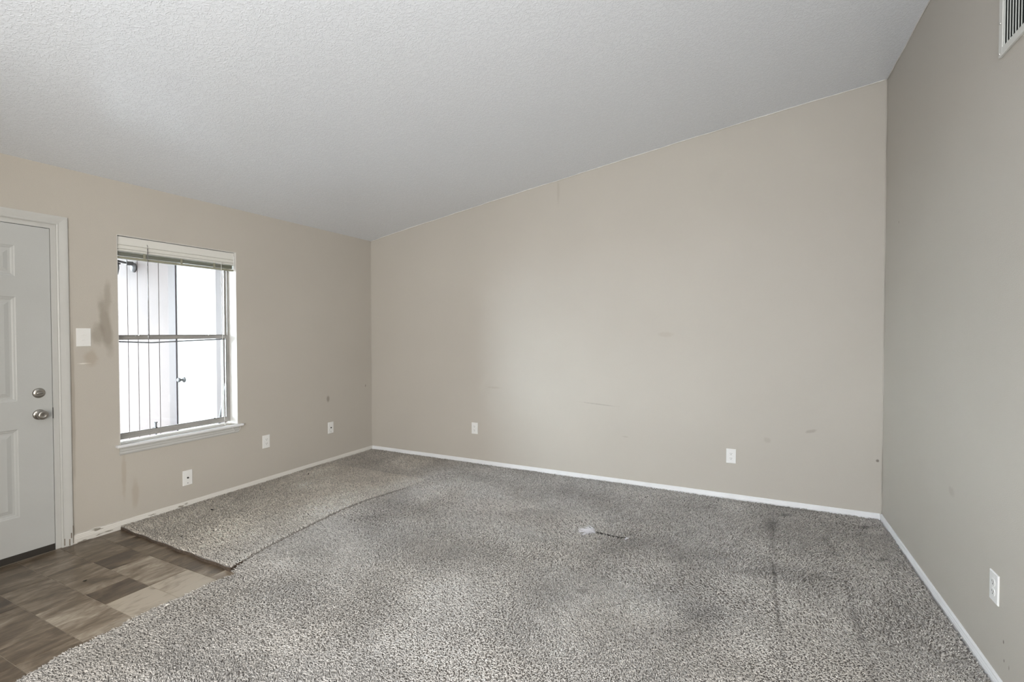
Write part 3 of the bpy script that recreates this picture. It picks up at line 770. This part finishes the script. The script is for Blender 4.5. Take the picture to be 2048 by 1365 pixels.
def carpet_base(name, quads_fn, strip):
    """grid surface with a skirt down to the floor"""
    bm = bmesh.new()
    for (us, vs_, fn) in quads_fn:
        V = [[None]*len(vs_) for _ in us]
        for i, u in enumerate(us):
            for j, w in enumerate(vs_):
                x, y = fn(u, w); V[i][j] = bm.verts.new((x, y, float(base_z(np.array(x), np.array(y), strip))-.001))
        for i in range(len(us)-1):
            for j in range(len(vs_)-1): bm.faces.new((V[i][j], V[i+1][j], V[i+1][j+1], V[i][j+1]))
    bmesh.ops.remove_doubles(bm, verts=bm.verts, dist=.0004)
    be_ = [e_ for e_ in bm.edges if len(e_.link_faces) == 1]
    r_ = bmesh.ops.extrude_edge_only(bm, edges=be_)
    for w in r_['geom']:
        if isinstance(w, bmesh.types.BMVert): w.co.z = ZV+.0006 if w.co.x < 1.5 else ZF+.0006
    sk = [f for f in r_['geom'] if isinstance(f, bmesh.types.BMFace)]
    me = bpy.data.meshes.new(name)
    for f in sk: f.material_index = 1 if (strip and f.calc_center_median().y < -2.5) or (not strip and f.calc_center_median().y < -2.55) else 0
    bm.normal_update(); bm.to_mesh(me); bm.free()
    me.materials.append(M['backing']); me.materials.append(M['edge'])
    return link(name, me, None)
def lerp(a, b_, t_): return a+(b_-a)*t_
U = np.linspace(0, 1, 61)
yS = np.concatenate([np.linspace(YR+.002, -4.2, 20), np.linspace(-4.15, -.71, 90), [-.700], np.linspace(-.65, -.0135, 14)])
mainc = carpet_base('carpet', [
    (U, yS, lambda u, w: (float(lerp(main_edge(np.array(w)), LX-.014-.004*math.sin(w*9)**2, u)), w)),
    (np.linspace(0, 1, 22), yS[yS >= -.7001], lambda u, w: (float(lerp(.0135, main_edge(np.array(w)), u)), w))], False)
tag(mainc, 'large worn grey-brown carpet covering most of the room up to the right-hand wall', 'carpet')
strip = carpet_base('carpet', [
    (np.linspace(0, 1, 40), np.linspace(0, 1, 60), lambda u, w: (lambda y0: (float(lerp(.0135, strip_edge(np.array(y0)), u)), float(lerp(strip_front(lerp(.0135, 1.31, u)), STRIP_Y1-.004, w))))(lerp(STRIP_Y0, STRIP_Y1, w)))], True)
tag(strip, 'narrow taupe carpet strip along the left wall below the window, with a curled edge', 'carpet')

def pile(name, parent, x, y, sp, strip_, seed):
    r = np.random.default_rng(seed); n_ = len(x)
    z = base_z(x, y, strip_)
    nap = 2*np.pi*fbm(x, y, .9, 91, 2)*2.2
    ang = nap + r.normal(0, 1.15, n_)
    Ln = r.uniform(.8, 1.6, n_)*.0125*np.clip(sp/.0085, .9, 1.5)
    hh = r.uniform(.85, 1.1, n_)*.0115
    rad = sp*.34*r.uniform(.75, 1.2, n_)
    if not strip_:
        edge_d = x-main_edge(y); near = (y < -2.6) & (edge_d < .03)
        hh = np.where(near, hh*.7, hh)
    bend = r.uniform(.25, .6, n_)
    ca, sa = np.cos(ang), np.sin(ang)
    V = np.empty((n_, 7, 3), np.float32)
    for k in range(3):
        th = 2*np.pi*k/3 + r.uniform(0, 6.28, n_) if False else 2*np.pi*k/3 + ang
        V[:, k] = np.stack([x+rad*.8*np.cos(th), y+rad*.8*np.sin(th), z-.001], 1)
        V[:, 3+k] = np.stack([x+ca*Ln*bend+rad*np.cos(th), y+sa*Ln*bend+rad*np.sin(th), z+hh*.72+.0012*np.sin(th)], 1)
    V[:, 6] = np.stack([x+ca*Ln*(1.0+.2*bend)-sa*Ln*.25*r.normal(0, 1, n_), y+sa*Ln*(1.0+.2*bend)+ca*Ln*.25*r.normal(0, 1, n_), z+hh*r.uniform(.75, 1.05, n_)], 1)
    Fq = np.array([[0, 1, 4], [0, 4, 3], [1, 2, 5], [1, 5, 4], [2, 0, 3], [2, 3, 5], [3, 4, 6], [4, 5, 6], [5, 3, 6]], np.int32)
    idx = (Fq[None]+7*np.arange(n_, dtype=np.int32)[:, None, None]).reshape(-1)
    me = bpy.data.meshes.new(name)
    me.vertices.add(n_*7); me.vertices.foreach_set('co', V.reshape(-1))
    me.loops.add(len(idx)); me.loops.foreach_set('vertex_index', idx)
    nf = len(idx)//3
    me.polygons.add(nf); me.polygons.foreach_set('loop_start', np.arange(0, nf*3, 3, dtype=np.int32))
    try: me.polygons.foreach_set('loop_total', np.full(nf, 3, np.int32))
    except Exception: pass
    me.update(calc_edges=True)
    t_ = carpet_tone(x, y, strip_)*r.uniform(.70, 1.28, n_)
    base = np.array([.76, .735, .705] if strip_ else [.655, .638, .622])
    # brown soil, plus warm light of the left-wall corner put into the colour
    soil_warm_light = np.clip((fbm(x+31, y+17, 1.2, 131, 3)-.35)*2.5, 0, 1)*.5 + 1.0*np.clip((1.32-x+.35*(fbm(x, y, 2.2, 151, 3)-.5))/.55, 0, 1) + (0 if strip_ else .45*np.clip((x-3.7)/.9, 0, 1) + .6*np.clip((-2.6-y)/.7, 0, 1)*np.clip((2.4-x)/.8, 0, 1))
    soil_warm_light = np.clip(soil_warm_light, 0, 1)[:, None]
    cc = base[None]*(1-soil_warm_light*np.array([.03, .068, .125])[None])*t_[:, None]
    colr = np.ones((n_, 7, 4), np.float32); colr[:, :, :3] = np.clip(cc, .01, .9)[:, None, :]
    colr[:, :3, :3] *= .75                               # roots darker than the tips
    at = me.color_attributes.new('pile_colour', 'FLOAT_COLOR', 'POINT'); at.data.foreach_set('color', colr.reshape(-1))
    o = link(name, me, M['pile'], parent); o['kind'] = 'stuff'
    return o
def jitter(x0, x1, y0, y1, sp, seed):
    r = np.random.default_rng(seed)
    gx, gy = np.meshgrid(np.arange(x0, x1, sp), np.arange(y0, y1, sp)); gx, gy = gx.ravel(), gy.ravel()
    return gx+r.uniform(-.5, .5, len(gx))*sp, gy+r.uniform(-.5, .5, len(gy))*sp
def main_mask(x, y):
    inside = (x > main_edge(y)+.002) & (x < LX-.020-.004*np.sin(y*9)**2)
    corner = (y > STRIP_Y1+.006) & (x > .018)
    m_ = (inside | corner) & (y < -.018) & (x < LX-.018) & (tear_d(x, y) > .010)
    return m_ & (np.hypot((x-3.02)/.05, (y+1.165)/.035) > 1)
bands = [(1.10, LX, -3.75, -1.75, .0068), (0.0, LX, -1.75, 0, .0098), (1.25, LX, -5.2, -3.75, .016)]
xs_, ys_, sp_ = [], [], []
camf = np.array([fwd.x, fwd.y])
for (x0, x1, y0, y1, sp) in bands:
    x, y = jitter(x0, x1, y0, y1, sp, int(sp*1e5)); k = main_mask(x, y)
    x, y = x[k], y[k]
    if sp < .01:                                           # thin out what only a moved camera could see
        a_ = (x-CAM.x)*camf[0]+(y-CAM.y)*camf[1]; b_ = (x-CAM.x)*rgt.x+(y-CAM.y)*rgt.y
        vis = (a_ > 1.72) & (np.abs(b_) < a_*1.10+.05)
        kk = vis | (np.arange(len(x)) % 3 == 0); spv = np.where(vis, sp, sp*1.7)
        x, y, s2 = x[kk], y[kk], spv[kk]
    else: s2 = np.full(len(x), sp)
    xs_.append(x); ys_.append(y); sp_.append(s2)
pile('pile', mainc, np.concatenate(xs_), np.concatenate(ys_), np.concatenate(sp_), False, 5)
x, y = jitter(.018, 1.33, -2.62, STRIP_Y1, .0086, 77)
k = (x < strip_edge(y)+.003) & (y > strip_front(x)+.003)
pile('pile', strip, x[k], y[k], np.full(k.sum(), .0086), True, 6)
# torn spot: white backing fibres fanned out at the end of a slit
bm = bmesh.new(); rr_ = random.Random(3)
for k in range(100):
    a = math.radians(rr_.uniform(105, 255)); l_ = rr_.uniform(.05, .115)
    x0, y0 = 3.055+rr_.uniform(-.008, .010), -1.165+rr_.uniform(-.018, .012); z0 = float(base_z(np.array(x0), np.array(y0), False))
    tube(bm, [(x0, y0, z0+.001), (x0+.5*l_*math.cos(a), y0+.5*l_*math.sin(a), z0+.014+rr_.uniform(0, .004)), (x0+l_*math.cos(a+.2), y0+l_*math.sin(a+.2), z0+.011+rr_.uniform(0, .005))], .0013, 3, .0008)
for k in range(26):
    a = math.radians(rr_.uniform(-60, 80)); l_ = rr_.uniform(.015, .04)
    tube(bm, [(3.268, -1.176, -.008), (3.268+l_*math.cos(a), -1.176+l_*math.sin(a), -.001)], .0013, 3, .0008)
q = obj('torn_fibres', bm, M['fibre'], mainc); q['kind'] = 'stuff'; q['label'] = 'frayed white fibres at the tear'
bm = bmesh.new()
for i in range(len(TEAR)-1):
    tube(bm, [(TEAR[i][0]+.01, TEAR[i][1], -.0065), (TEAR[i+1][0], TEAR[i+1][1], -.0065)], .0075, 5)
q = obj('tear_slit', bm, M['rubber'], mainc)

# small litter
def crumb(loc, size, m_, label, seed):
    r = random.Random(seed); bm = bmesh.new(); bmesh.ops.create_icosphere(bm, subdivisions=1, radius=1)
    for w in bm.verts: w.co = Vector((w.co.x*size[0]*r.uniform(.7, 1.2), w.co.y*size[1]*r.uniform(.7, 1.2), w.co.z*size[2]*r.uniform(.7, 1.2)))
    o = obj('crumb', bm, m_); o.location = loc; tag(o, label, 'litter'); return o
crumb((.66, -3.02, ZV+.003), (.005, .012, .003), M['black_bit'], 'tiny black crumb on the brown vinyl tiles by the door', 1)
crumb((1.385, -2.98, .001), (.009, .012, .004), M['white_bit'], 'small pale scrap on the carpet edge beside the vinyl tiles', 2)
crumb((.70, -2.30, .004), (.007, .010, .004), M['white_bit'], 'small pale scrap on the taupe carpet strip', 3)
crumb((.30, -2.08, .006), (.016, .007, .005), M['black_bit'], 'dark crumb on the carpet strip below the window', 4)
crumb((.20, -1.09, .006), (.010, .008, .005), M['black_bit'], 'dark crumb on the carpet strip near the far outlet', 5)

# ------------------------------------------------------------------ outside the window
GZ = -.14
struct(box('patio_slab', -16, WX-.001, -16, 6, GZ-.2, GZ, M['concrete']))
PY = -.80                                                 # face of the neighbouring wall, looking towards -Y
pw = struct(box('wall_porch', -4.6, WX-.001, PY+.02, PY+.16, GZ, 2.75, M['siding_gap']))
bme = {}
def board(x0, x1):
    w = round(x1-x0, 3)
    if w not in bme:
        bm = bmesh.new(); B(bm, 0, w, PY, PY+.02, GZ, 2.75, .002); me = bpy.data.meshes.new('siding_board'); bm.to_mesh(me); bm.free(); me.materials.append(M['siding']); bme[w] = me
    o = link('siding_board', bme[w], None, pw); o.location = (x0, 0, 0)
x = -2.585
while x > -4.55:
    board(x-.240, x-.007); x -= .247
x = WX-.002
while x > -1.45: board(x-.240, x-.007); x -= .247
d2 = struct(empty('door_2', (-2.04, PY, GZ)))
adopt(box('door_slab', -2.432, -1.640, PY-.004, PY+.02, GZ+.02, 2.25, M['out_door']), d2)
bm = bmesh.new(); B(bm, -2.585, -2.455, PY-.020, PY+.02, GZ, 2.35, .003); B(bm, -1.625, -1.49, PY-.020, PY+.02, GZ, 2.35, .003); B(bm, -2.455, -1.625, PY-.020, PY+.02, 2.26, 2.35, .003)
adopt(obj('door_casing', bm, M['out_trim']), d2)
bm = bmesh.new(); B(bm, -2.455, -2.432, PY-.022, PY+.02, GZ, 2.26); B(bm, -1.640, -1.625, PY-.012, PY+.02, GZ, 2.26)
adopt(obj('door_jamb', bm, M['out_dark']), d2)
adopt(obj('door_knob', lathe(bmesh.new(), [(0, .034), (.006, .034), (.012, .026), (.016, .014), (.040, .012), (.048, .022), (.060, .029), (.072, .026), (.078, .012), (.078, 0)], (-2.30, PY-.004, .785), (0, -1, 0), 24), M['out_metal'], smooth=True), d2)
roof = struct(box('porch_shade_roof', -4.6, WX-.001, -3.6, .1, 2.75, 2.9, M['shade_roof_board']))  # unseen roof, added deep to keep sky light off the siding
# wall lantern
ln = empty('porch_lantern', (-3.45, PY, 2.27), 'grey porch lantern with a white glass shade, seen through the top left of the window', 'lamp')
adopt(obj('wall_plate', lathe(bmesh.new(), [(0, .062), (.012, .062), (.030, .045), (.036, .02), (.036, 0)], (-3.39, PY, 2.24), (0, -1, 0), 24), M['bronze'], smooth=True), ln)
bm = bmesh.new(); B(bm, -3.415, -3.365, PY-.10, PY-.02, 2.265, 2.315, .006); tube(bm, [(-3.39, PY-.08, 2.29), (-3.40, PY-.20, 2.31), (-3.41, PY-.28, 2.29)], .014, 8)
lathe(bm, [(0, .085), (.012, .085), (.022, .06), (.034, .02), (.034, 0)], (-3.41, PY-.24, 2.265), (0, 0, 1), 24)
adopt(obj('arm', bm, M['bronze'], smooth=False), ln)
adopt(obj('glass_shade', lathe(bmesh.new(), [(0, .068), (-.05, .072), (-.13, .060), (-.16, .03), (-.165, 0)], (-3.41, PY-.24, 2.265), (0, 0, 1), 24), M['milk'], smooth=True), ln)
# stand pipe
bm = bmesh.new(); tube(bm, [(-2.63, PY-.16, GZ), (-2.63, PY-.16, .245)], .012, 10); tube(bm, [(-2.63, PY-.16, .19), (-2.68, PY-.16, .19), (-2.69, PY-.16, .14)], .010, 8); lathe(bm, [(0, .02), (.01, .02), (.01, 0)], (-2.63, PY-.16, .245), (0, 0, 1), 8)
tag(obj('stand_pipe', bm, M['out_metal']), 'small grey stand pipe outside, low in front of the pale siding', 'pipe')
# leaning bar just outside the lower right of the window
bm = bmesh.new(); tube(bm, [(-.25, -1.806, GZ+.01), (-.25, -1.51, 1.35)], .012, 10); lathe(bm, [(0, .018), (.02, .018), (.02, 0)], (-.25, -1.806, GZ), (0, 0, 1), 10)
tag(obj('leaning_pole', bm, M['out_metal']), 'grey pole leaning outside the lower right corner of the window', 'pole')
